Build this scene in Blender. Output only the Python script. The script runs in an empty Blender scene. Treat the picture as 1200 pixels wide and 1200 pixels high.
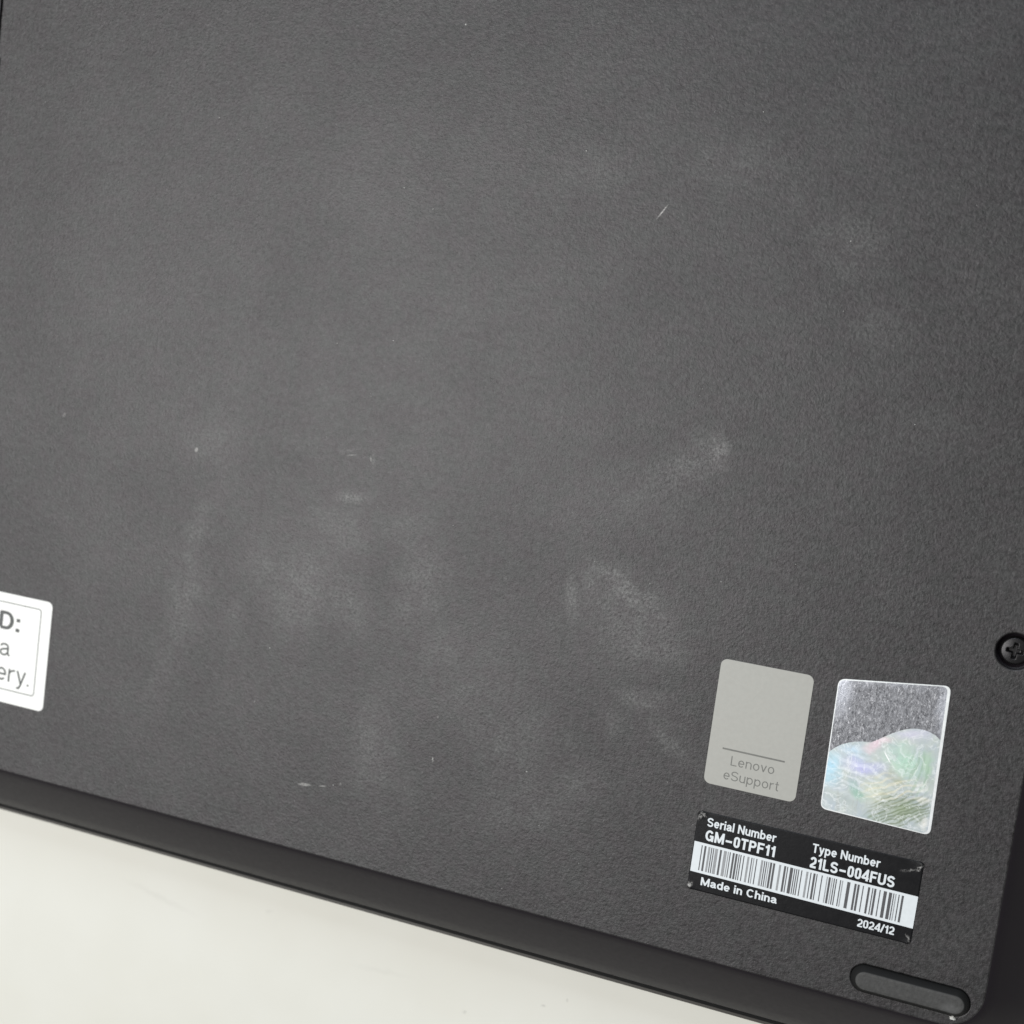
import bpy, bmesh, math, random
from mathutils import Matrix, Vector, geometry, noise as mn

S = bpy.context.scene
COL = S.collection
MM = 0.001
rnd = random.Random(7)

# ------------------------------------------------------------------ camera
cam_d = bpy.data.cameras.new("camera")
cam = bpy.data.objects.new("camera", cam_d)
COL.objects.link(cam)
S.camera = cam
cam_d.sensor_width = 36
cam_d.lens = 46.2
cam_d.clip_start = 0.01
cam_d.clip_end = 50
R = Matrix(((0.934491, -0.156372, 0.319804), (0.12991, 0.986202, 0.102608), (-0.331436, -0.054341, 0.941911)))
cam.matrix_world = Matrix.Translation((0.017417, 0.085990, 0.248013)) @ R.to_4x4()
cam_d.dof.use_dof = True
cam_d.dof.focus_distance = 0.252
cam_d.dof.aperture_fstop = 20

# ------------------------------------------------------------------ light
W = bpy.data.worlds.new("World")
S.world = W
W.use_nodes = True
bg = W.node_tree.nodes["Background"]
bg.inputs[0].default_value = (1.0, 1.0, 1.0, 1)
bg.inputs[1].default_value = 0.19

def area(name, loc, target, sx, sy, watts, color):
    d = bpy.data.lights.new(name, 'AREA')
    d.shape = 'RECTANGLE'
    d.size, d.size_y, d.energy, d.color = sx, sy, watts, color
    o = bpy.data.objects.new(name, d)
    COL.objects.link(o)
    o.location = loc
    o.rotation_euler = (Vector(target) - Vector(loc)).to_track_quat('-Z', 'Y').to_euler()
    return o

area("ceiling_panel_light", (-0.66, 0.02, 1.25), (-0.08, 0.05, 0), 0.9, 0.9, 19.0, (1.0, 0.993, 0.98))
area("window_light", (-0.25, 1.35, 0.95), (-0.05, 0.05, 0), 0.6, 0.5, 9.0, (0.80, 0.90, 1.0))

S.view_settings.view_transform = 'Standard'
S.view_settings.look = 'None'
S.view_settings.exposure = 0.0
S.view_settings.gamma = 1.0

# ------------------------------------------------------------------ node helpers
class N:
    def __init__(s, name):
        s.m = bpy.data.materials.new(name)
        s.m.use_nodes = True
        s.t = s.m.node_tree
        s.b = s.t.nodes["Principled BSDF"]
        s.co = None
    def node(s, typ, ins=None, **kw):
        n = s.t.nodes.new(typ)
        for k, v in kw.items():
            setattr(n, k, v)
        for k, v in (ins or {}).items():
            if isinstance(v, bpy.types.NodeSocket):
                s.t.links.new(v, n.inputs[k])
            else:
                n.inputs[k].default_value = v
        return n
    def mm(s):      # object coordinates in millimetres
        if s.co is None:
            tc = s.node('ShaderNodeTexCoord')
            s.co = s.node('ShaderNodeVectorMath', {0: tc.outputs['Object'], 1: (1000, 1000, 1000)}, operation='MULTIPLY').outputs[0]
        return s.co
    def noise(s, scale, detail=3, rough=0.55, vec=None, dist=0.0, out=0):
        return s.node('ShaderNodeTexNoise', {'Vector': vec or s.mm(), 'Scale': scale, 'Detail': detail, 'Roughness': rough, 'Distortion': dist}).outputs[out]
    def math(s, op, a, b=0.0, clamp=False):
        return s.node('ShaderNodeMath', {0: a, 1: b}, operation=op, use_clamp=clamp).outputs[0]
    def rng(s, v, a, b, c=0.0, d=1.0, smooth=False):
        return s.node('ShaderNodeMapRange', {0: v, 1: a, 2: b, 3: c, 4: d}, interpolation_type='SMOOTHSTEP' if smooth else 'LINEAR').outputs[0]
    def mix(s, f, a, b, blend='MIX'):
        n = s.node('ShaderNodeMix', data_type='RGBA', blend_type=blend)
        for i, v in ((0, f), (6, a), (7, b)):
            if isinstance(v, bpy.types.NodeSocket):
                s.t.links.new(v, n.inputs[i])
            else:
                n.inputs[i].default_value = v if i == 0 else (*v, 1)
        return n.outputs[2]
    def blob(s, vec, cx, cy, rx, ry, rot, st, inner=0.0):
        mp = s.node('ShaderNodeMapping', {'Vector': vec, 'Location': (cx, cy, 0), 'Rotation': (0, 0, math.radians(rot)), 'Scale': (rx, ry, 1)}, vector_type='TEXTURE')
        fl = s.node('ShaderNodeVectorMath', {0: mp.outputs[0], 1: (1, 1, 0)}, operation='MULTIPLY').outputs[0]
        ln = s.node('ShaderNodeVectorMath', {0: fl}, operation='LENGTH').outputs['Value']
        return s.rng(ln, 1.0, inner, 0.0, st, True)
    def warp(s, scale, amount):
        c = s.noise(scale, 3, 0.6, out=1)
        d = s.node('ShaderNodeVectorMath', {0: c, 1: (0.5, 0.5, 0.5)}, operation='SUBTRACT').outputs[0]
        d = s.node('ShaderNodeVectorMath', {0: d, 'Scale': amount}, operation='SCALE').outputs[0]
        return s.node('ShaderNodeVectorMath', {0: s.mm(), 1: d}, operation='ADD').outputs[0]
    def bump(s, h, dist_mm, strength=1.0):
        n = s.node('ShaderNodeBump', {'Height': h, 'Distance': dist_mm * MM, 'Strength': strength})
        s.t.links.new(n.outputs[0], s.b.inputs['Normal'])
    def set(s, **kw):
        names = dict(color='Base Color', rough='Roughness', metal='Metallic', spec='Specular IOR Level', coat='Coat Weight', coatr='Coat Roughness')
        for k, v in kw.items():
            i = s.b.inputs[names[k]]
            if isinstance(v, bpy.types.NodeSocket):
                s.t.links.new(v, i)
            else:
                i.default_value = (*v, 1) if k == 'color' else v
        return s

# ------------------------------------------------------------------ materials
def cover_material():
    n = N("textured_black_plastic")
    grain = n.noise(1.7, 3, 0.6)
    fine = n.noise(4.5, 2, 0.5)
    broad = n.noise(0.035, 4, 0.6)
    wv = n.warp(0.12, 9.0)
    wv2 = n.warp(0.5, 2.0)
    smudges = [  # cx, cy, rx, ry, rotation, strength
        (-28.2, 76.3, 4.2, 5.4, 12, .85), (-33.5, 73, 10, 7.5, 30, .30), (-41, 67, 15, 10, 20, .20),
        (-41, 47.5, 13, 3.6, -27, .62), (-52, 44, 2.6, 8, 12, .45), (-41, 46, 13, 7.0, -26, .38), (-39, 42, 15, 11, -20, .40), (-49, 46.5, 4.5, 8, 10, .42), (-36, 37.5, 12, 4, -4, .45), (-33.5, 42, 7, 6, -30, .45),
        (-34, 27.5, 9, 4, -4, .42), (-31, 24, 9, 8, 0, .18), (-29, 20, 10, 3.0, -38, .34), (-41, 22, 4, 5, 0, .2),
        (-102, 56.5, 7, 1.8, 6, .60), (-104, 48, 11, 9, 0, .32), (-112, 34, 12, 18, -18, .36), (-100, 34, 7, 12, 10, .22),
        (-104.5, 66, 4.5, 1.0, 14, .35), (-98.5, 65, 1.0, 3.0, 10, .35),
        (-85, 40, 8, 16, -12, .34), (-78, 28, 8, 8, 0, .25), (-90, 52, 10, 8, 0, .18),
        (-139.5, 28, 6.5, 20, -8, .30), (-138.2, 44, 4.6, 12, -22, .34), (-143.5, 12, 5.0, 14, -8, .18), (-121, 38, 10, 8, 0, .20), (-127, 27, 4, 4, 0, .25),
        (-90, 6, 8, 17, 6, .38), (-83, -2, 7, 6, 0, .22),
        (-60, 12, 17, 14, 0, .26), (-55, 1, 12, 8, 0, .25), (-70, 22, 16, 12, 0, .15), (-62, -2, 12, 9, 0, .22), (-46, 8, 8, 9, 0, .20),
        (-9, 117, 11, 8, -30, .26), (-31, 130, 13, 9, 20, .20), (-20, 125, 7, 5, -30, .10), (-61, 128, 9, 8, 0, .2), (-2, 104, 9, 7, 0, .2), (8, 85, 12, 8, 0, .12),
        (-137, 64, 10, 8, 0, .2), (-116, 66, 12, 5, 0, .15),
    ]
    tot = None
    for b in smudges:
        v = n.blob(wv if b[2] > 3 and b[3] > 3 else wv2, *b)
        tot = v if tot is None else n.math('MAXIMUM', tot, v)
    patch = n.rng(n.noise(0.22, 4, 0.65), 0.35, 0.7, 0.35, 1.15)
    spk = n.rng(n.noise(1.6, 4, 0.75), 0.42, 0.62, 0.12, 1.5)
    dirt = n.math('MULTIPLY', n.math('MULTIPLY', tot, patch), spk)
    film = n.rng(n.noise(0.05, 5, 0.65), 0.45, 0.75, 0.0, 0.10)
    dirt = n.math('ADD', dirt, n.math('MULTIPLY', film, spk), clamp=True)
    # scuffs with sharp outlines
    wv3 = n.warp(1.2, 0.35)
    scuffs = [(-44.7, 120.4, 0.22, 2.1, -33, 1.0), (-105.4, -6.5, 2.0, 0.42, 8, .75), (-101.2, -5.9, 1.3, 0.24, 8, .5), (-140.8, 61.0, 0.5, 0.75, -10, .9), (-97, -4.5, .4, .5, 0, .35), (-76.9, 5.4, .16, .75, 8, 1.0), (-77.0, 14.5, .12, .35, 0, .6), (-103.5, 65.2, 1.6, .25, 12, .35), (-99.0, 65.0, .3, .8, 15, .4), (-176, 64, .4, .8, -30, .4)]
    sc = None
    for b in scuffs:
        v = n.blob(wv3 if b[4] != -33 else n.mm(), *b, inner=0.35)
        sc = v if sc is None else n.math('MAXIMUM', sc, v)
    pep = n.math('ADD', n.math('MULTIPLY', n.noise(1.7, 3, 0.65), .45), n.math('MULTIPLY', n.noise(0.75, 2, 0.6), .55))
    base = n.mix(n.rng(pep, 0.38, 0.62), (0.0030, 0.0028, 0.0030), (0.0300, 0.0288, 0.0296))
    base = n.mix(n.math('MULTIPLY', n.rng(n.noise(1.5, 3, .7), 0.60, 0.76), .5), base, (0.085, 0.083, 0.083))     # pale pin-prick flecks
    tint = n.mix(n.rng(n.noise(.22, 4, .75), .42, .58), (1.0, .955, .975), (.985, .99, .985))
    n.t.links.new(tint, n.b.inputs['Specular Tint'])
    base = n.mix(n.math('MULTIPLY', dirt, 0.46), base, (0.36, 0.355, 0.345))
    base = n.mix(n.math('MULTIPLY', sc, n.rng(fine, 0.38, 0.6, 0.12, 0.95)), base, (0.45, 0.44, 0.42))
    rough = n.math('ADD', n.rng(broad, 0.3, 0.7, 0.44, 0.49), n.rng(fine, .3, .7, -.04, .04))
    h = n.math('ADD', grain, n.math('MULTIPLY', fine, 0.25))
    n.bump(h, 0.10, 0.85)
    n.set(color=base, rough=rough, spec=0.57)
    return n.m

def plain(name, color, rough, spec=0.5, metal=0.0, var=0.1, scale=2.0, bump=0.0):
    n = N(name)
    g = n.noise(scale, 4, 0.6)
    a = tuple(c * (1 - var) for c in color)
    b = tuple(min(1, c * (1 + var)) for c in color)
    n.set(color=n.mix(n.rng(g, 0.3, 0.7), a, b), rough=n.rng(n.noise(scale * .3, 3), 0.3, 0.7, rough * .94, rough * 1.06), spec=spec, metal=metal)
    if bump:
        n.bump(g, bump)
    return n.m

M = dict(
    cover=cover_material(),
    chassis=plain("smooth_black_plastic", (0.0112, 0.0088, 0.0114), 0.45, 0.31, var=.06, scale=3, bump=0.006),
    lid=plain("lid_dark_metal", (0.052, 0.048, 0.042), 0.42, 0.5, var=.08, scale=3),
    dark=plain("seam_shade_black", (0.006, 0.006, 0.006), 0.7, 0.2),
    screw=plain("black_oxide_steel", (0.035, 0.034, 0.035), 0.33, 0.4, metal=0.8, var=.2, scale=4, bump=0.01),
    white=plain("white_label_paper", (0.86, 0.86, 0.83), 0.5, 0.4, var=.015, scale=.5),
    grey=plain("grey_label_paper", (0.385, 0.382, 0.35), 0.45, 0.4, var=.03, scale=1.2),
    ink=plain("dark_print", (0.028, 0.03, 0.033), 0.5, 0.3),
    inksoft=plain("grey_print", (0.17, 0.17, 0.158), 0.5, 0.3),
    inkmid=plain("mid_grey_print", (0.10, 0.105, 0.10), 0.5, 0.3),
    stripwhite=plain("barcode_white_print", (0.70, 0.74, 0.76), 0.4, 0.4, var=.03, scale=1.5),
    bar=plain("barcode_black_print", (0.085, 0.085, 0.09), 0.4, 0.4),
    bargrey=plain("barcode_light_print", (0.30, 0.31, 0.32), 0.4, 0.4),
    lint=plain("white_lint", (0.6, 0.6, 0.57), 0.8, 0.2, var=.2, scale=5),
)

def label_black():
    n = N("glossy_black_label")
    wv = n.warp(1.5, 1.2)
    sc = None
    for b in [(-20.6, 7.0, .55, 1.3, -20, .9), (-20.0, 7.3, .8, .35, -40, .6), (-20.6, -7.0, .9, .6, 40, .9), (20.4, 6.6, .35, 1.3, -35, .7),
              (18.8, 5.8, 1.8, .35, 25, .4), (20.4, -6.8, .3, 1.1, 30, .5), (17.6, 5.6, .8, .25, 10, .25)]:
        v = n.blob(wv, *b)
        sc = v if sc is None else n.math('MAXIMUM', sc, v)
    sc = n.math('MULTIPLY', sc, n.rng(n.noise(2.6, 3, 0.7), 0.38, 0.54))
    n.set(color=n.mix(sc, (0.0075, 0.0075, 0.0085), (0.55, 0.54, 0.52)), rough=n.rng(n.noise(.6, 3), .3, .7, .30, .40), spec=0.17)
    n.bump(n.noise(1.2, 3, 0.6), 0.02)
    return n.m
M['label'] = label_black()

def rubber():
    n = N("black_rubber")
    g = n.noise(1.3, 4, .65)
    mk = n.blob(n.warp(.8, 1.5), 29.6, -17.3, 2.6, 1.5, 0, 0.5)
    z = n.node('ShaderNodeSeparateXYZ', {0: n.mm()}).outputs[2]
    worn = n.mix(n.rng(g, .3, .7), (0.030, 0.030, 0.029), (0.055, 0.055, 0.053))
    base = n.mix(n.rng(z, 1.28, 1.40), (0.013, 0.013, 0.013), worn)     # tread worn grey; flank shade painted into the base colour
    n.set(color=n.mix(n.math('MULTIPLY', mk, 0.25), base, (0.3, 0.3, 0.3)), rough=0.6, spec=n.rng(z, 1.28, 1.40, 0.12, .55))
    n.bump(n.noise(3, 3), 0.03)
    return n.m
M['rubber'] = rubber()


def table_mat():
    n = N("off_white_laminate")
    wv = n.warp(.4, 2)
    c = n.mix(n.rng(n.noise(.012, 4, .6), .35, .65), (0.690, 0.680, 0.612), (0.715, 0.710, 0.652))
    mk = None
    for b in [(-69, -56, 1.0, .5, 0, .3), (-51, -49, .8, .5, 0, .4), (-46, -46.5, .5, .5, 0, .3), (-150, -50, 14, 1.2, -10, .10), (-120, -46, 1.5, .8, 30, .12), (-90, -52, 10, 1, 5, .08)]:
        v = n.blob(wv, *b)
        mk = v if mk is None else n.math('MAXIMUM', mk, v)
    mk = n.math('ADD', mk, n.rng(n.noise(.5, 4, .7), .68, .8, 0, .12))
    n.set(color=n.mix(mk, c, (0.30, 0.29, 0.26)), rough=n.rng(n.noise(.08, 4), .3, .7, .32, .42), spec=.45)
    n.bump(n.noise(.25, 3), 0.02)
    return n.m
M['table'] = table_mat()

def foil(name):
    n = N(name)
    mp = n.node('ShaderNodeMapping', {'Vector': n.mm(), 'Rotation': (0, 0, math.radians(-12)), 'Scale': (1.7, .9, 1)}).outputs[0]
    g = n.noise(1.0, 6, .78, vec=mp, dist=.8)
    fleck = n.rng(n.noise(1.6, 4, .75, vec=mp, dist=.6), .54, .70)
    base = n.mix(n.rng(g, .33, .68), (0.050, 0.052, 0.058), (0.30, 0.305, 0.325))
    edge = n.math('ADD', n.math('ADD', n.blob(n.warp(.3, 3), 1.5, 37, 3.6, 9, 0, .65), n.blob(n.warp(.3, 3), 20.5, 37, 2.6, 8, 0, .6)), n.math('MULTIPLY', n.blob(n.warp(.3, 3), 8, 39.5, 16, 2.2, 7, .5), n.rng(n.noise(.4, 3), .35, .65)), clamp=True)
    base = n.mix(edge, base, (0.52, 0.54, 0.60))
    base = n.mix(n.math('MULTIPLY', fleck, .50), base, (0.88, 0.88, 0.92))
    n.set(color=base, metal=.75, rough=n.rng(g, .3, .7, .34, .5))
    n.bump(g, 0.10, .7)
    return n.m
M['foil'] = foil("silver_foil")

def holo():
    # pastel colours in drifting patches, embossed strokes
    n = N("pastel_holographic_film")
    wv = n.warp(.16, 6)
    wf = n.warp(.7, 1.2)
    c = (0.44, 0.50, 0.54)
    col = n.mix(n.rng(n.noise(.25, 3, .6, vec=wv), .35, .65), c, (0.52, 0.57, 0.53))
    spots = [((0.50, 0.50, 0.80), 7.6, 23.2, 6.5, 2.4, 4, .85), ((0.52, 0.68, 0.80), 5.6, 25.6, 4.0, 2.4, 10, .8), ((0.80, 0.58, 0.66), 9.8, 28.0, 4.0, 1.4, 30, .75),
             ((0.42, 0.70, 0.86), 2.0, 21.2, 2.6, 4, 0, .8), ((0.46, 0.72, 0.54), 14.6, 26.2, 4.5, 4.2, 0, .75), ((0.60, 0.58, 0.72), 15.4, 31.0, 5, 1.8, 5, .75),
             ((0.28, 0.47, 0.38), 7.6, 18.8, 3.2, 1.9, -20, .9), ((0.42, 0.44, 0.28), 13.2, 22.4, 1.9, 2.6, 10, .75), ((0.60, 0.64, 0.50), 11, 18.8, 3.0, 4.5, 0, .75),
             ((0.30, 0.37, 0.24), 16.0, 16.3, 5.6, 3.6, 20, .9), ((0.40, 0.60, 0.40), 18.9, 26.0, 2.2, 4.0, 0, .7), ((0.40, 0.46, 0.46), 5.5, 16.4, 4.5, 1.6, -6, .75),
             ((0.88, 0.86, 0.76), 18.9, 19.8, 3, .8, -6, .85), ((0.88, 0.86, 0.80), 20.0, 14.5, 1.4, 2.0, 0, .85), ((0.84, 0.88, 0.86), 18.0, 21.6, 1.8, .7, 0, .7), ((0.34, 0.46, 0.34), 11.0, 14.8, 2.4, 1.2, 0, .4)]
    for cc, *b in spots:
        col = n.mix(n.blob(wv, *b), col, cc)
    def streaks(rot, sc, lo, hi):
        mp = n.node('ShaderNodeMapping', {'Vector': wf, 'Rotation': (0, 0, math.radians(rot)), 'Scale': (1 / sc, .11 / sc, 1)}, vector_type='TEXTURE').outputs[0]
        return n.rng(n.noise(.45, 2, .6, vec=mp), lo, hi)
    def leaves(rot, period, dist, lo, hi):
        mp = n.node('ShaderNodeMapping', {'Vector': n.warp(.10, 5), 'Rotation': (0, 0, math.radians(rot)), 'Scale': (6, period, 1)}, vector_type='TEXTURE').outputs[0]
        wv_ = n.node('ShaderNodeTexWave', {'Vector': mp, 'Scale': .32, 'Distortion': dist, 'Detail': 2.0, 'Detail Scale': .5, 'Detail Roughness': .6}, wave_type='BANDS', bands_direction='Y').outputs[1]
        return n.rng(wv_, lo, hi)
    fan = n.math('MULTIPLY', leaves(36, .75, 5.0, .45, .85), n.blob(wv, 15.5, 16.6, 7.0, 4.6, 22, 1.0, .55))
    col = n.mix(n.math('MULTIPLY', fan, .7), col, (0.16, 0.20, 0.11))
    frond = n.math('MULTIPLY', leaves(80, 1.0, 6.0, .5, .9), n.blob(wv, 17.2, 24.5, 4.0, 6.0, 0, 1.0, .4))
    col = n.mix(n.math('MULTIPLY', frond, .55), col, (0.30, 0.44, 0.32))
    swirl = n.math('MULTIPLY', leaves(-12, 1.5, 9.0, .55, .9), n.blob(wv, 7, 22, 8, 6, 0, 1.0, .3))
    col = n.mix(n.math('MULTIPLY', swirl, .30), col, (0.86, 0.90, 0.95))
    gold = n.math('MULTIPLY', leaves(28, 1.1, 6.0, .55, .9), n.blob(wv, 13.5, 20.5, 7, 4, 20, 1.0, .3))
    col = n.mix(n.math('MULTIPLY', gold, .45), col, (0.80, 0.74, 0.55))
    grass = n.math('MULTIPLY', streaks(36, .30, .47, .56), n.blob(wv, 15.5, 16.4, 6.5, 4.2, 20, 1.0, .6))
    col = n.mix(n.math('MULTIPLY', grass, .4), col, (0.20, 0.25, 0.17))
    verti = n.math('MULTIPLY', streaks(98, .4, .52, .66), n.blob(wv, 6, 16, 6, 3.5, 0, 1, .4))
    col = n.mix(n.math('MULTIPLY', verti, .4), col, (0.36, 0.37, 0.34))
    w1 = n.rng(n.noise(.55, 5, .7, vec=wf, dist=1.2), .56, .70)
    fold = n.math('SUBTRACT', 1.0, n.math('MULTIPLY', n.math('ABSOLUTE', n.math('SUBTRACT', n.noise(.19, 3, .6, vec=wv, dist=1.5), .5)), 38.0), clamp=True)
    col = n.mix(n.math('MULTIPLY', fold, .38), col, (0.92, 0.94, 0.95))
    sh = n.rng(n.noise(.5, 5, .75, vec=wf, dist=1.5), .54, .70)
    col = n.mix(n.math('MULTIPLY', sh, .45), col, (0.33, 0.36, 0.35))
    col = n.mix(n.math('MULTIPLY', w1, .28), col, (0.92, 0.94, 0.95))
    w2 = n.math('MULTIPLY', streaks(74, .3, .58, .68), n.blob(wv, 17.5, 24.5, 3.5, 5, 0, 1, .4))
    col = n.mix(n.math('MULTIPLY', w2, .6), col, (0.90, 0.95, 0.92))
    ln = n.blob(n.mm(), 11.7, 25.7, .16, 1.5, 37, .9, .4)
    col = n.mix(ln, col, (0.95, 0.95, 0.95))
    n.set(color=col, metal=.25, rough=.38, spec=.6)
    n.bump(n.noise(1.0, 5, .7, dist=1), 0.05, .5)
    return n.m
M['holo'] = holo()
M['foiledge'] = plain("bright_foil_edge", (0.80, 0.82, 0.82), .35, .5, metal=.3, var=.1, scale=1)

# ------------------------------------------------------------------ mesh helpers (inputs in mm)
def link(name, me, mat, parent=None, smooth=False):
    o = bpy.data.objects.new(name, me)
    COL.objects.link(o)
    if mat and not me.materials:
        me.materials.append(mat)
    if parent:
        o.parent = parent
    if smooth:
        for p in me.polygons:
            p.use_smooth = True
    return o

def mesh(name, vs, fs):
    me = bpy.data.meshes.new(name)
    me.from_pydata([(x * MM, y * MM, z * MM) for x, y, z in vs], [], fs)
    me.update()
    return me

def rrect(x0, y0, x1, y1, r, seg=8):
    P = []
    for cx, cy, a in ((x1 - r, y0 + r, -90), (x1 - r, y1 - r, 0), (x0 + r, y1 - r, 90), (x0 + r, y0 + r, 180)):
        for k in range(seg + 1):
            t = math.radians(a + 90 * k / seg)
            P.append((cx + r * math.cos(t), cy + r * math.sin(t)))
    return P

def loft(rings, cap0=False, cap1=True):     # rings: lists of 3D points, counter-clockwise, going upwards/inwards
    n = len(rings[0])
    vs = [p for r in rings for p in r]
    fs = []
    for k in range(len(rings) - 1):
        for i in range(n):
            j = (i + 1) % n
            fs.append((k * n + i, k * n + j, (k + 1) * n + j, (k + 1) * n + i))
    if cap1:
        fs.append(tuple(range((len(rings) - 1) * n, len(rings) * n)))
    if cap0:
        fs.append(tuple(reversed(range(n))))
    return vs, fs

def slab_from_outline(P, z0, z1, edge=0.03):
    c = Vector((sum(p[0] for p in P) / len(P), sum(p[1] for p in P) / len(P)))
    def ring(z, ins):
        out = []
        n = len(P)
        for i in range(n):
            a, b, d = Vector(P[i - 1]), Vector(P[i]), Vector(P[(i + 1) % n])
            t = (d - a)
            nrm = Vector((t.y, -t.x)).normalized() if t.length > 1e-9 else Vector((0, 0))
            q = b - nrm * ins
            out.append((q.x, q.y, z))
        return out
    return loft([ring(z0, 0), ring(z1 - edge, 0), ring(z1, edge)])

def filled_curve(name, outlines, z, depth, bev):
    """sheet with holes: rounded edges on the rim and round every hole; returns a mesh whose top lies at z"""
    cu = bpy.data.curves.new(name, 'CURVE')
    cu.dimensions = '2D'
    cu.fill_mode = 'BOTH'
    for P in outlines:
        sp = cu.splines.new('POLY')
        sp.points.add(len(P) - 1)
        for i, p in enumerate(P):
            sp.points[i].co = (p[0] * MM, p[1] * MM, 0, 1)
        sp.use_cyclic_u = True
    cu.extrude = depth * MM / 2 - bev * MM
    cu.bevel_depth = bev * MM
    cu.bevel_resolution = 3
    o = bpy.data.objects.new(name, cu)
    COL.objects.link(o)
    dg = bpy.context.evaluated_depsgraph_get()
    me = bpy.data.meshes.new_from_object(o.evaluated_get(dg))
    bpy.data.objects.remove(o)
    bpy.data.curves.remove(cu)
    me.transform(Matrix.Translation((0, 0, (z - depth / 2) * MM)))
    me.materials.clear()
    return me

def stadium(cx, cy, hl, r, seg=16):
    P = []
    for k in range(seg + 1):
        t = math.radians(-90 + 180 * k / seg)
        P.append((cx + hl - r + r * math.cos(t), cy + r * math.sin(t)))
    for k in range(seg + 1):
        t = math.radians(90 + 180 * k / seg)
        P.append((cx - hl + r + r * math.cos(t), cy + r * math.sin(t)))
    return P

def circle(cx, cy, r, n=64):
    return [(cx + r * math.cos(2 * math.pi * k / n), cy + r * math.sin(2 * math.pi * k / n)) for k in range(n)]

def at_z(P, z):
    return [(x, y, z) for x, y in P]

# ---- grotesque lettering drawn from pen strokes (unit: capital height)
def _arc(cx, cy, rx, ry, a0, a1, n=14):
    return [(cx + rx * math.cos(math.radians(a0 + (a1 - a0) * k / n)), cy + ry * math.sin(math.radians(a0 + (a1 - a0) * k / n))) for k in range(n + 1)]

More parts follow.
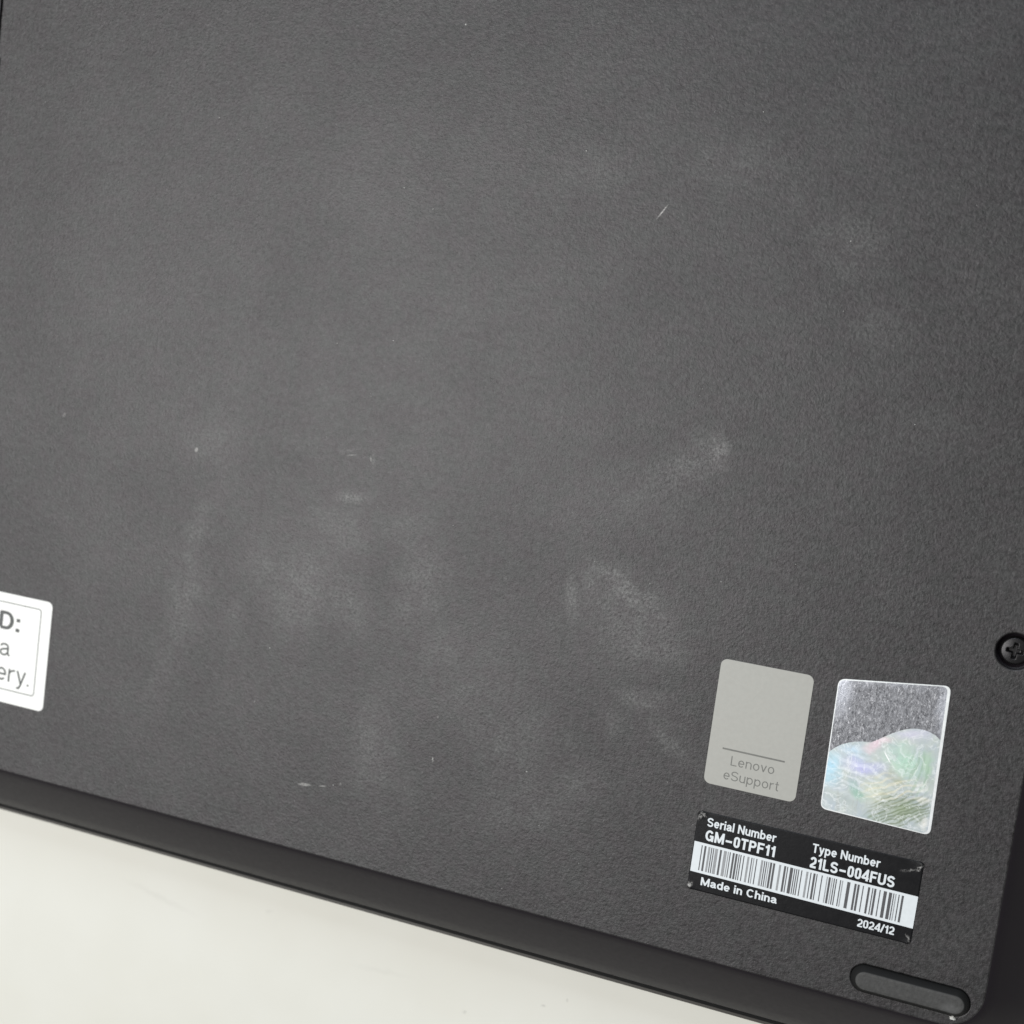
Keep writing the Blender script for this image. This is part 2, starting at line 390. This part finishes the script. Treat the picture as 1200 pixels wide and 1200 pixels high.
def glyph(c, t):
    """strokes and advance width of one letter, pen width t"""
    h = t / 2
    X = 0.73                                    # x-height
    T, B, XT = 1 - h, h, X - h
    def bowl(w, x0=0.0, y0=B, y1=XT):
        return _arc(x0 + w / 2, (y0 + y1) / 2, w / 2 - h, (y1 - y0) / 2, 0, 360, 28)
    def arch(w, x0=0.0):                         # n-shaped hump from the stem
        r = (w / 2 - h)
        return [(x0 + h, XT - .22)] + _arc(x0 + w / 2, XT - r * .95, r, r * .95, 160, 0, 10) + [(x0 + w - h, 0)]
    G = {
        'S': (.66, [_arc(.33, (T + .51) / 2, .33 - h, (T - .51) / 2, 18, 250) [:-1] + _arc(.33, (B + .51) / 2, .33 - h, (.51 - B) / 2, 70, -165)]),
        's': (.5, [_arc(.25, (XT + .37) / 2, .25 - h, (XT - .37) / 2, 18, 250)[:-1] + _arc(.25, (B + .37) / 2, .25 - h, (.37 - B) / 2, 70, -165)]),
        'e': (.56, [[(h * .9, X / 2), (.56 - h, X / 2)] + _arc(.28, X / 2, .28 - h, XT - X / 2, 0, 318, 26)[1:]]),
        'r': (.36, [[(h, 0), (h, X)], [(h, XT - .22)] + _arc(.36, XT - .25, .36 - h, .25, 165, 88, 8)]),
        'i': (t, [[(h, 0), (h, X)], [(h, 1 - t * 1.0), (h, 1.01)]]),
        'l': (t, [[(h, 0), (h, 1.01)]]),
        'a': (.56, [_arc(.26, XT - .17, .26 - h, .17, 165, 20, 12) + [(.52 - h, XT - .2), (.52 - h, .14), (.57, B * .8)],
                    [(.52 - h, .44)] + [(.3, .40)] + _arc(.24, .215, .24 - h, .215 - B, 100, 300, 14) + [(.52 - h, .2)]]),
        'N': (.70, [[(h, 0), (h, 1.0)], [(.70 - h, 0), (.70 - h, 1.0)], [(h * 1.05, 1 - h * .7), (.70 - h * 1.05, h * .7)]]),
        'u': (.54, [[(.54 - h, 0), (.54 - h, X)], [(h, X)] + [(h, .28)] + _arc(.27, B + .2, .27 - h, .2, 180, 345, 12)]),
        'n': (.54, [[(h, 0), (h, X)], arch(.54)]),
        'h': (.54, [[(h, 0), (h, 1.01)], arch(.54)]),
        'm': (.86, [[(h, 0), (h, X)], arch(.43 + h), arch(.43 + h, .43 - h)]),
        'b': (.58, [[(h, 0), (h, 1.01)], bowl(.58)]),
        'd': (.58, [[(.58 - h, 0), (.58 - h, 1.01)], bowl(.58)]),
        'p': (.58, [[(h, -.28), (h, X)], bowl(.58)]),
        'o': (.58, [bowl(.58)]),
        'v': (.52, [[(h * .7, X), (.26, h * .9), (.52 - h * .7, X)]]),
        'y': (.52, [[(h * .7, X), (.27, .05)], [(.52 - h * .7, X), (.25, -.08), (.17, -.28 + h), (.05, -.28 + h)]]),
        't': (.32, [[(.15, .95), (.15, .18), (.20, B), (.33, B)], [(0, XT), (.32, XT)]]),
        'G': (.74, [_arc(.37, .5, .37 - h, .5 - h, 40, 325, 26) + [(.74 - h, .16), (.74 - h, .46)], [(.74 - h * .2, .46), (.40, .46)], [(.74 - h, 0), (.74 - h, .3)]]),
        'C': (.72, [_arc(.37, .5, .37 - h, .5 - h, 42, 318, 26)]),
        'M': (.84, [[(h, 0), (h, 1)], [(.84 - h, 0), (.84 - h, 1)], [(h * 1.1, 1 - h * .6), (.42, h * 1.2), (.84 - h * 1.1, 1 - h * .6)]]),
        'T': (.62, [[(0, T), (.62, T)], [(.31, 0), (.31, T)]]),
        'P': (.64, [[(h, 0), (h, 1)], [(h, T), (.36, T)] + _arc(.36, (T + .46) / 2, .28 - h, (T - .46) / 2, 90, -90, 12) + [(h, .46)]]),
        'F': (.58, [[(h, 0), (h, 1)], [(h, T), (.58, T)], [(h, .50), (.52, .50)]]),
        'L': (.55, [[(h, 1), (h, B), (.55, B)]]),
        'U': (.68, [[(h, 1), (h, .32)] + _arc(.34, .32, .34 - h, .32 - h, 180, 360, 16) + [(.68 - h, 1)]]),
        'D': (.70, [[(h, B), (h, T), (.34, T)] + _arc(.34, .5, .36 - h, .5 - h, 90, -90, 18) + [(h, B)]]),
        '0': (.54, [_arc(.27, .72, .27 - h, .28 - h, 0, 180, 14) + _arc(.27, .28, .27 - h, .28 - h, 180, 360, 14) + [(.54 - h, .72)]]),
        '1': (.40, [[(.28, 0), (.28, 1.0)], [(.26, .86), (.18, .76), (.03, .73)]]),
        '2': (.55, [_arc(.275, .70, .275 - h, .30 - h, 170, -20, 14) + [(.44, .5), (.12, .22), (h * 1.1, B), (.55, B)]]),
        '4': (.58, [[(.44, 0), (.44, .97), (.05, .30), (.05, .26), (.58, .26)]]),
        '-': (.66, [[(.05, .40), (.61, .40)]]),
        '/': (.32, [[(.02, -.02), (.30, 1.02)]]),
        ':': (t, [[(h, 0), (h, t * 1.05)], [(h, X - t * 1.05), (h, X)]]),
        '.': (t, [[(h, 0), (h, t * 1.05)]]),
        ' ': (.24, []),
    }
    return G[c]

def stroke_mesh(body, t, gap):
    pts, faces = [], []
    def poly(ps):
        b = len(pts)
        pts.extend(Vector(p) for p in ps)
        faces.append(list(range(b, b + len(ps))))
    x = 0.0
    h = t / 2
    for c in body:
        w, strokes = glyph(c, t)
        for st in strokes:
            st = [Vector((p[0] + x, p[1])) for p in st]
            for k in range(len(st) - 1):
                a, b = st[k], st[k + 1]
                d = b - a
                if d.length < 1e-6:
                    continue
                q = Vector((-d.y, d.x)).normalized() * h
                poly([a - q, b - q, b + q, a + q])
            for k in range(1, len(st) - 1):
                poly([(st[k].x + h * math.cos(math.radians(60 * i + 7 * k)), st[k].y + h * math.sin(math.radians(60 * i + 7 * k))) for i in range(6)])
        x += w + gap
    total = x - gap
    v2, _, f2, _, _, origin = geometry.delaunay_2d_cdt(pts, [], faces, 0, 1e-5)
    return v2, [f for f, o in zip(f2, origin) if o], total      # keep only what a pen stroke covers

def text(name, body, x0, y0, x1, y1, cap, z, mat, parent, pen=0.17, gap=0.10):
    """one line of print: baseline from (x0,y0) to (x1,y1), capital height cap, stretched to that width"""
    v2, f2, total = stroke_mesh(body, pen, gap)
    u = Vector((x1 - x0, y1 - y0))
    sx = u.length / total
    u.normalize()
    w = Vector((-u.y, u.x))
    vs = []
    for v in v2:
        p = Vector((x0, y0)) + u * (v.x * sx) + w * (v.y * cap)
        vs.append((p.x, p.y, z))
    fs = []
    for f in f2:
        a, b, c = (v2[i] for i in f[:3])
        fs.append(tuple(f) if (b - a).cross(c - a) > 0 else tuple(reversed(f)))
    return link(name, mesh(name, vs, fs), mat, parent)

def quads(name, rects, z, mat, parent):     # rects: lists of four (x, y)
    vs, fs = [], []
    for q in rects:
        b = len(vs)
        vs += [(x, y, z) for x, y in q]
        fs.append((b, b + 1, b + 2, b + 3))
    return link(name, mesh(name, vs, fs), mat, parent)

# ------------------------------------------------------------------ table
TZ = -19.0
vs, fs = slab_from_outline(rrect(-900, -420, 500, 480, 12), TZ - 25, TZ, 1.0)
table = link("table", mesh("table", vs, fs), M['table'])
table['label'] = "off-white laminate table top under the upturned laptop"
table['category'] = "table"

# ------------------------------------------------------------------ laptop
laptop = bpy.data.objects.new("laptop", None)
laptop.empty_display_size = 0.05
COL.objects.link(laptop)
laptop['label'] = "black laptop lying upside down with labels on its smudged textured underside"
laptop['category'] = "laptop"

X0, X1, Y0, Y1, RC = -253.0, 34.95, -20.95, 177.0, 7.0

def ring(d, z, seg=14):
    return at_z(rrect(X0 - d, Y0 - d, X1 + d, Y1 + d, max(0.5, RC + d), seg), z)

# lid (closed, lying on the table)
prof = [(9, -18.8), (13.6, -18.7), (14.8, -18.0), (15.2, -16.6), (15.45, -13.2), (15.4, -12.5), (15.2, -12.36), (9, -12.36)]
vs, fs = loft([ring(d, z) for d, z in prof], cap0=True)
lid = link("lid", mesh("lid", vs, fs), M['lid'], laptop)
vs, fs = loft([ring(d, z) for d, z in ((9, -12.35), (14.55, -12.34), (14.45, -11.8), (14.35, -11.7), (9, -11.69))], cap0=True)
link("seam_shade", mesh("seam_shade", vs, fs), M['dark'], laptop)  # black ring added to stand in for the shade in the lid seam
# chassis with its sloping flanks
prof = [(9, -11.68), (13.0, -11.66), (13.2, -11.5), (13.25, -11.0), (13.1, -10.55), (12.7, -10.0), (10, -7.5), (5, -3.55), (2.2, -1.38), (1.0, -0.52), (0.3, -0.16), (-0.2, -0.12), (-0.6, -2.2)]
vs, fs = loft([ring(d, z) for d, z in prof], cap0=True)
chassis = link("chassis", mesh("chassis", vs, fs), M['chassis'], laptop, True)
chassis['label'] = "smooth black sloping rim round the textured cover"

FOOT = (22.2, -16.4)
SCREW = (30.15, 49.2)
slots = [rrect(-204.1, 143.3, -203.05, 171.0, .5, 5), rrect(-203.8, 112.0, -202.45, 142.3, .5, 5)]
for k in range(1, 9):
    slots.append(rrect(-203.8 - 3.2 * k, 112.0, -202.6 - 3.2 * k, 171.0, .55, 4))
out = [rrect(X0, Y0, X1, Y1, RC, 16), circle(*SCREW, 3.55, 72), stadium(*FOOT, 10.95, 2.9)] + slots
cover = link("bottom_cover", filled_curve("bottom_cover", out, 0.0, 1.6, 0.28), M['cover'], laptop)
for p in cover.data.polygons:
    p.use_smooth = abs(p.normal.z) < 0.999
cover['label'] = "finely grained black bottom cover with greasy smudges"

# vent slots' dark floor comes from the chassis below; the screw sits in a stepped well
vs, fs = loft([at_z(circle(*SCREW, r, 64), z) for r, z in ((3.52, -0.5), (3.40, -1.3), (3.2, -1.45), (2.95, -1.5), (2.9, -1.9))], cap0=False)
link("screw_well", mesh("screw_well", [v for v in vs], fs), M['chassis'], laptop, True)
# screw head: polar height field with a cross recess
def head_z(x, y):
    r = math.hypot(x, y)
    z = -0.55 - 0.30 * (r / 2.55) ** 2
    if r > 2.2:
        z -= 0.55 * ((r - 2.2) / 0.35) ** 2
    a = math.radians(-4)
    u, v = x * math.cos(a) + y * math.sin(a), -x * math.sin(a) + y * math.cos(a)
    for p, q in ((u, v), (v, u)):
        if abs(p) < 1.55:
            half = 0.36 * (1 - 0.25 * abs(p) / 1.55)
            t = max(0.0, min(1.0, (half + 0.10 - abs(q)) / 0.14))
            e = max(0.0, min(1.0, (1.55 - abs(p)) / 0.55))
            z = min(z, -0.6 - 1.0 * t * e)
    return z
vs, fs = [(SCREW[0], SCREW[1], head_z(0, 0))], []
nr, na = 34, 96
for i in range(1, nr + 1):
    for k in range(na):
        r, t = 2.55 * i / nr, 2 * math.pi * k / na
        x, y = r * math.cos(t), r * math.sin(t)
        vs.append((SCREW[0] + x, SCREW[1] + y, head_z(x, y)))
for k in range(na):
    fs.append((0, 1 + k, 1 + (k + 1) % na))
for i in range(nr - 1):
    for k in range(na):
        a, b = 1 + i * na + k, 1 + i * na + (k + 1) % na
        fs.append((a, a + na, b + na, b))
screw = link("screw", mesh("screw", vs, fs), M['screw'], laptop, True)
screw['label'] = "black cross-head screw sunk in a round well"

# rubber foot
rings = [at_z(stadium(*FOOT, 10.62, 2.57), -1.5), at_z(stadium(*FOOT, 10.62, 2.57), 0.25), at_z(stadium(*FOOT, 10.55, 2.50), 0.45),
         at_z(stadium(FOOT[0], FOOT[1], 9.75, 1.75), 1.30), at_z(stadium(FOOT[0], FOOT[1], 9.55, 1.55), 1.40), at_z(stadium(FOOT[0], FOOT[1], 9.2, 1.2), 1.43)]
vs, fs = loft(rings)
foot = link("rubber_foot", mesh("rubber_foot", vs, fs), M['rubber'], laptop)
for p in foot.data.polygons:
    p.use_smooth = abs(p.normal.z) < 0.9 and len(p.vertices) == 4

# --- grey support label
vs, fs = slab_from_outline(rrect(-21.0, 13.45, -3.4, 38.0, 1.3), -0.02, 0.10)
me = mesh("support_label", vs, fs)
sup = link("support_label", me, M['grey'], laptop)
sup['label'] = "pale grey upright sticker with a thin rule and two lines of print"
quads("rule", [[(-18.3, 20.68), (-6.4, 20.60), (-6.4, 20.92), (-18.3, 21.0)]], 0.115, M['inksoft'], sup)
text("lettering", "Lenovo", -16.35, 17.85, -8.06, 17.92, 1.85, 0.115, M['inksoft'], sup, 0.10, 0.13)
text("lettering", "eSupport", -17.35, 14.98, -6.83, 14.90, 1.85, 0.115, M['inksoft'], sup, 0.10, 0.13)

# --- hologram label (hand-cut quadrilateral of foil)
C4 = [Vector((1.29, 13.52)), Vector((21.26, 13.08)), Vector((20.6, 40.97)), Vector((0.94, 38.41))]
def round_quad(C, r, seg=6, ins=0.0):
    P = []
    cen = sum(C, Vector((0, 0))) / 4
    for i in range(4):
        p, a, b = C[i], C[i - 1], C[(i + 1) % 4]
        u, w = (a - p).normalized(), (b - p).normalized()
        s = p + u * r
        e = p + w * r
        for k in range(seg + 1):
            t = k / seg
            q = s * (1 - t) ** 2 + p * 2 * t * (1 - t) + e * t ** 2
            P.append(q + (cen - q).normalized() * ins)
    return [(q.x, q.y) for q in P]
vs, fs = slab_from_outline(round_quad(C4, 1.3), -0.02, 0.14, 0.03)
holo_l = link("hologram_label", mesh("hologram_label", vs, fs), M['foiledge'], laptop)
holo_l['label'] = "shiny silver foil hologram sticker, pastel in its lower half"
C5 = [C4[0] + Vector((.18, .22)), C4[1] + Vector((-.55, .2)), C4[2] + Vector((-.55, -.26)), C4[3] + Vector((.18, -.22))]
P5 = round_quad(C5, 1.1)
f_ = quads("foil", [], 0.155, M['foil'], holo_l) if False else link("foil", mesh("foil", *loft([at_z(P5, 0.155)])), M['foil'], holo_l)
# pastel zone: two overlapping hill-shaped lobes
lobes = [(0, 22.6), (1.33, 24.5), (2.15, 25.4), (3.13, 26.2), (4.39, 26.9), (5.67, 27.37), (6.98, 27.69), (8.31, 27.83), (9.3, 28.39), (10.5, 29.31), (11.7, 30.19), (12.91, 30.96), (14.14, 31.57), (15.15, 31.9), (16.18, 32.09), (17.23, 32.09), (18.31, 31.91), (19.43, 31.45), (20.31, 30.8), (21.5, 29.6)]
def lobe_y(x):
    for (a, ya), (b, yb) in zip(lobes, lobes[1:]):
        if a <= x <= b:
            return ya + (yb - ya) * (x - a) / (b - a)
    return lobes[-1][1]
low = [p for p in P5 if p[1] < 20]
xl = lambda y: C5[0].x + (C5[3].x - C5[0].x) * (y - C5[0].y) / (C5[3].y - C5[0].y)
xr = lambda y: C5[1].x + (C5[2].x - C5[1].x) * (y - C5[1].y) / (C5[2].y - C5[1].y)
yl, yr = lobe_y(1.5), lobe_y(20.0)
top = []
n_ = 60
for k in range(n_ + 1):
    x = xr(yr) + (xl(yl) - xr(yr)) * k / n_
    top.append((x, lobe_y(x)))
link("hologram_pastel_zone", mesh("hologram_pastel_zone", *loft([at_z(low + top, 0.17)])), M['holo'], holo_l)
ed = [(xr(yr) - .0, yr)]

# --- serial number label: thin film whose corners lift
def film(x0, y0, x1, y1, r, nx, ny, z, lift):
    vs, fs = [], []
    for j in range(ny + 1):
        for i in range(nx + 1):
            x, y = x0 + (x1 - x0) * i / nx, y0 + (y1 - y0) * j / ny
            cx, cy = min(max(x, x0 + r), x1 - r), min(max(y, y0 + r), y1 - r)
            dx, dy = x - cx, y - cy
            if dx and dy:           # pull the square corner back on to the arc
                m = max(abs(dx), abs(dy)) / math.hypot(dx, dy)
                dx, dy = dx * m, dy * m
            vs.append((cx + dx, cy + dy, z + lift(cx + dx, cy + dy)))
    w = nx + 1
    for j in range(ny):
        for i in range(nx):
            a = j * w + i
            fs.append((a, a + 1, a + w + 1, a + w))
    rim = [i for i in range(w)] + [j * w + nx for j in range(1, ny + 1)] + [ny * w + i for i in range(nx - 1, -1, -1)] + [j * w for j in range(ny - 1, 0, -1)]
    b = len(vs)
    for q in rim:
        vs.append((vs[q][0], vs[q][1], vs[q][2] - 0.10))
    for k in range(len(rim)):
        k2 = (k + 1) % len(rim)
        fs.append((rim[k2], rim[k], b + k, b + k2))
    return vs, fs
def lift(x, y):
    z = 0.0
    for cx, cy, rad, h in ((-21.1, 7.9, 2.2, .28), (-21.1, -7.8, 1.9, .30), (21.05, 7.6, 2.6, .25), (21.0, -7.9, 1.8, .2)):
        d = math.hypot(x - cx, y - cy)
        if d < rad:
            t = 1 - d / rad
            z += h * t * t * (1 + 0.8 * mn.noise((x * 1.7, y * 1.7, 3)))
    return z
vs, fs = film(-21.1, -7.87, 21.05, 7.85, .7, 168, 64, 0.10, lift)
ser = link("serial_number_label", mesh("serial_number_label", vs, fs), M['label'], laptop, True)
ser['label'] = "glossy black sticker with white print, a barcode band and scuffed lifting corners"
strip = quads("barcode_band", [[(-20.95, -4.30), (20.98, -4.80), (21.0, 1.33), (-20.95, 1.72)]], 0.12, M['stripwhite'], ser)
bars, greys = [], []
x = -19.45
br = random.Random(21)
mod = 0.19
while x < 19.2:
    w = mod * br.choice((1, 1, 1, 2, 2, 3))
    f0 = (x + 20.95) / 41.9
    f1 = (x + w + 20.95) / 41.9
    yt = lambda f: 1.72 - 0.39 * f - 0.50
    yb = lambda f: -4.30 - 0.50 * f + 0.50
    (greys if br.random() < .3 else bars).append([(x, yb(f0)), (x + w, yb(f1)), (x + w, yt(f1)), (x, yt(f0))])
    x += w + mod * br.choice((1, 1, 2, 2, 3, 4) if br.random() < .6 else (1, 1, 1, 2))
b1 = quads("barcode", bars, 0.14, M['bar'], ser)
b1['kind'] = "stuff"
b2 = quads("barcode_faint_bars", greys, 0.14, M['bargrey'], ser)
b2['kind'] = "stuff"
for body, a, b, cap, pen, gap in (("Serial Number", (-19.05, 5.12), (-5.8, 5.10), 1.75, .175, .085), ("GM-0TPF11", (-19.05, 2.30), (-5.55, 2.20), 2.15, .20, .095),
                        ("Type Number", (1.1, 4.90), (13.5, 4.95), 1.75, .175, .085), ("21LS-004FUS", (1.05, 1.95), (16.55, 1.85), 2.15, .20, .095),
                        ("Made in China", (-18.6, -6.62), (-3.9, -6.60), 1.60, .175, .085), ("2024/12", (11.2, -6.98), (17.9, -6.90), 1.55, .18, .06)):
    text("lettering", body, *a, *b, cap, 0.125, M['stripwhite'], ser, pen * 0.96, gap)

# --- white caution label at the left
vs, fs = slab_from_outline(rrect(-232, -5.0, -174.1, 20.8, 1.4), -0.02, 0.12)
cau = link("caution_label", mesh("caution_label", vs, fs), M['white'], laptop)
cau['label'] = "white sticker with a thin ruled border and grey print at the left"
O = rrect(-230, -1.95, -176.95, 18.75, .8, 6)
I = rrect(-229.8, -1.75, -177.15, 18.55, .65, 6)
vs = at_z(O, .135) + at_z(I, .135)
n_ = len(O)
fs = [(i, (i + 1) % n_, n_ + (i + 1) % n_, n_ + i) for i in range(n_)]
link("border_line", mesh("border_line", vs, fs), M['inkmid'], cau)
text("lettering", "D:", -188.6, 12.3, -182.7, 12.2, 4.3, .135, M['inkmid'], cau, 0.175, 0.12)
text("lettering", "a", -187.7, 6.05, -184.9, 6.05, 4.1, .135, M['inkmid'], cau, 0.10, 0.12)
text("lettering", "ery.", -188.0, 0.20, -178.7, 0.10, 4.2, .135, M['inkmid'], cau, 0.10, 0.12)

# ------------------------------------------------------------------ lint and dust lying on the laptop
bm = bmesh.new()
bmesh.ops.create_icosphere(bm, subdivisions=3, radius=0.33 * MM)
for v in bm.verts:
    p = v.co / MM
    f = 1 + 0.9 * mn.noise(p * 3.5 + Vector((4, 2, 7))) + 0.5 * mn.noise(p * 9.0)
    v.co = Vector((p.x * f * 1.3, p.y * f, p.z * f * .7)) * MM
me = bpy.data.meshes.new("lint_crumb")
bm.to_mesh(me); bm.free()
crumb = link("lint_crumb", me, M['lint'])
crumb.location = (30.3 * MM, -19.35 * MM, 0.25 * MM)
crumb['label'] = "tiny white lint crumb at the edge of the rubber foot"
crumb['category'] = "lint"

vs, fs = [], []
def speck(x, y, z, r):
    b = len(vs)
    k = 6
    a0 = rnd.random() * 6
    for i in range(k):
        a = a0 + i * 2 * math.pi / k
        rr = r * rnd.uniform(.55, 1.15)
        vs.append((x + rr * math.cos(a) * rnd.uniform(.6, 1.4), y + rr * math.sin(a), z + .01))
    vs.append((x, y, z + r * .8))
    for i in range(k):
        fs.append((b + i, b + (i + 1) % k, b + k))
for x, y, r in ((-76.93, 5.42, .26), (-61.38, 130.64, .14), (-89.71, 153.44, .22), (-98.7, -5.1, .14)):
    speck(x, y, 0, r)
for _ in range(90):
    speck(rnd.uniform(-200, 32), rnd.uniform(-18, 158), 0, rnd.choice((.05, .06, .07, .08, .12)))
for _ in range(26):     # on the sloping rims
    if rnd.random() < .5:
        d = rnd.uniform(2, 12)
        speck(X1 + d, rnd.uniform(-15, 60), -d * .75 + .12, rnd.choice((.05, .07, .09)))
    else:
        d = rnd.uniform(2, 12)
        speck(rnd.uniform(-190, 30), Y0 - d, -d * .75 + .12, rnd.choice((.04, .05, .07)))
dust = link("dust", mesh("dust", vs, fs), M['lint'])
dust['kind'] = "stuff"
dust['label'] = "pale dust specks scattered over the laptop underside"
dust['category'] = "dust"
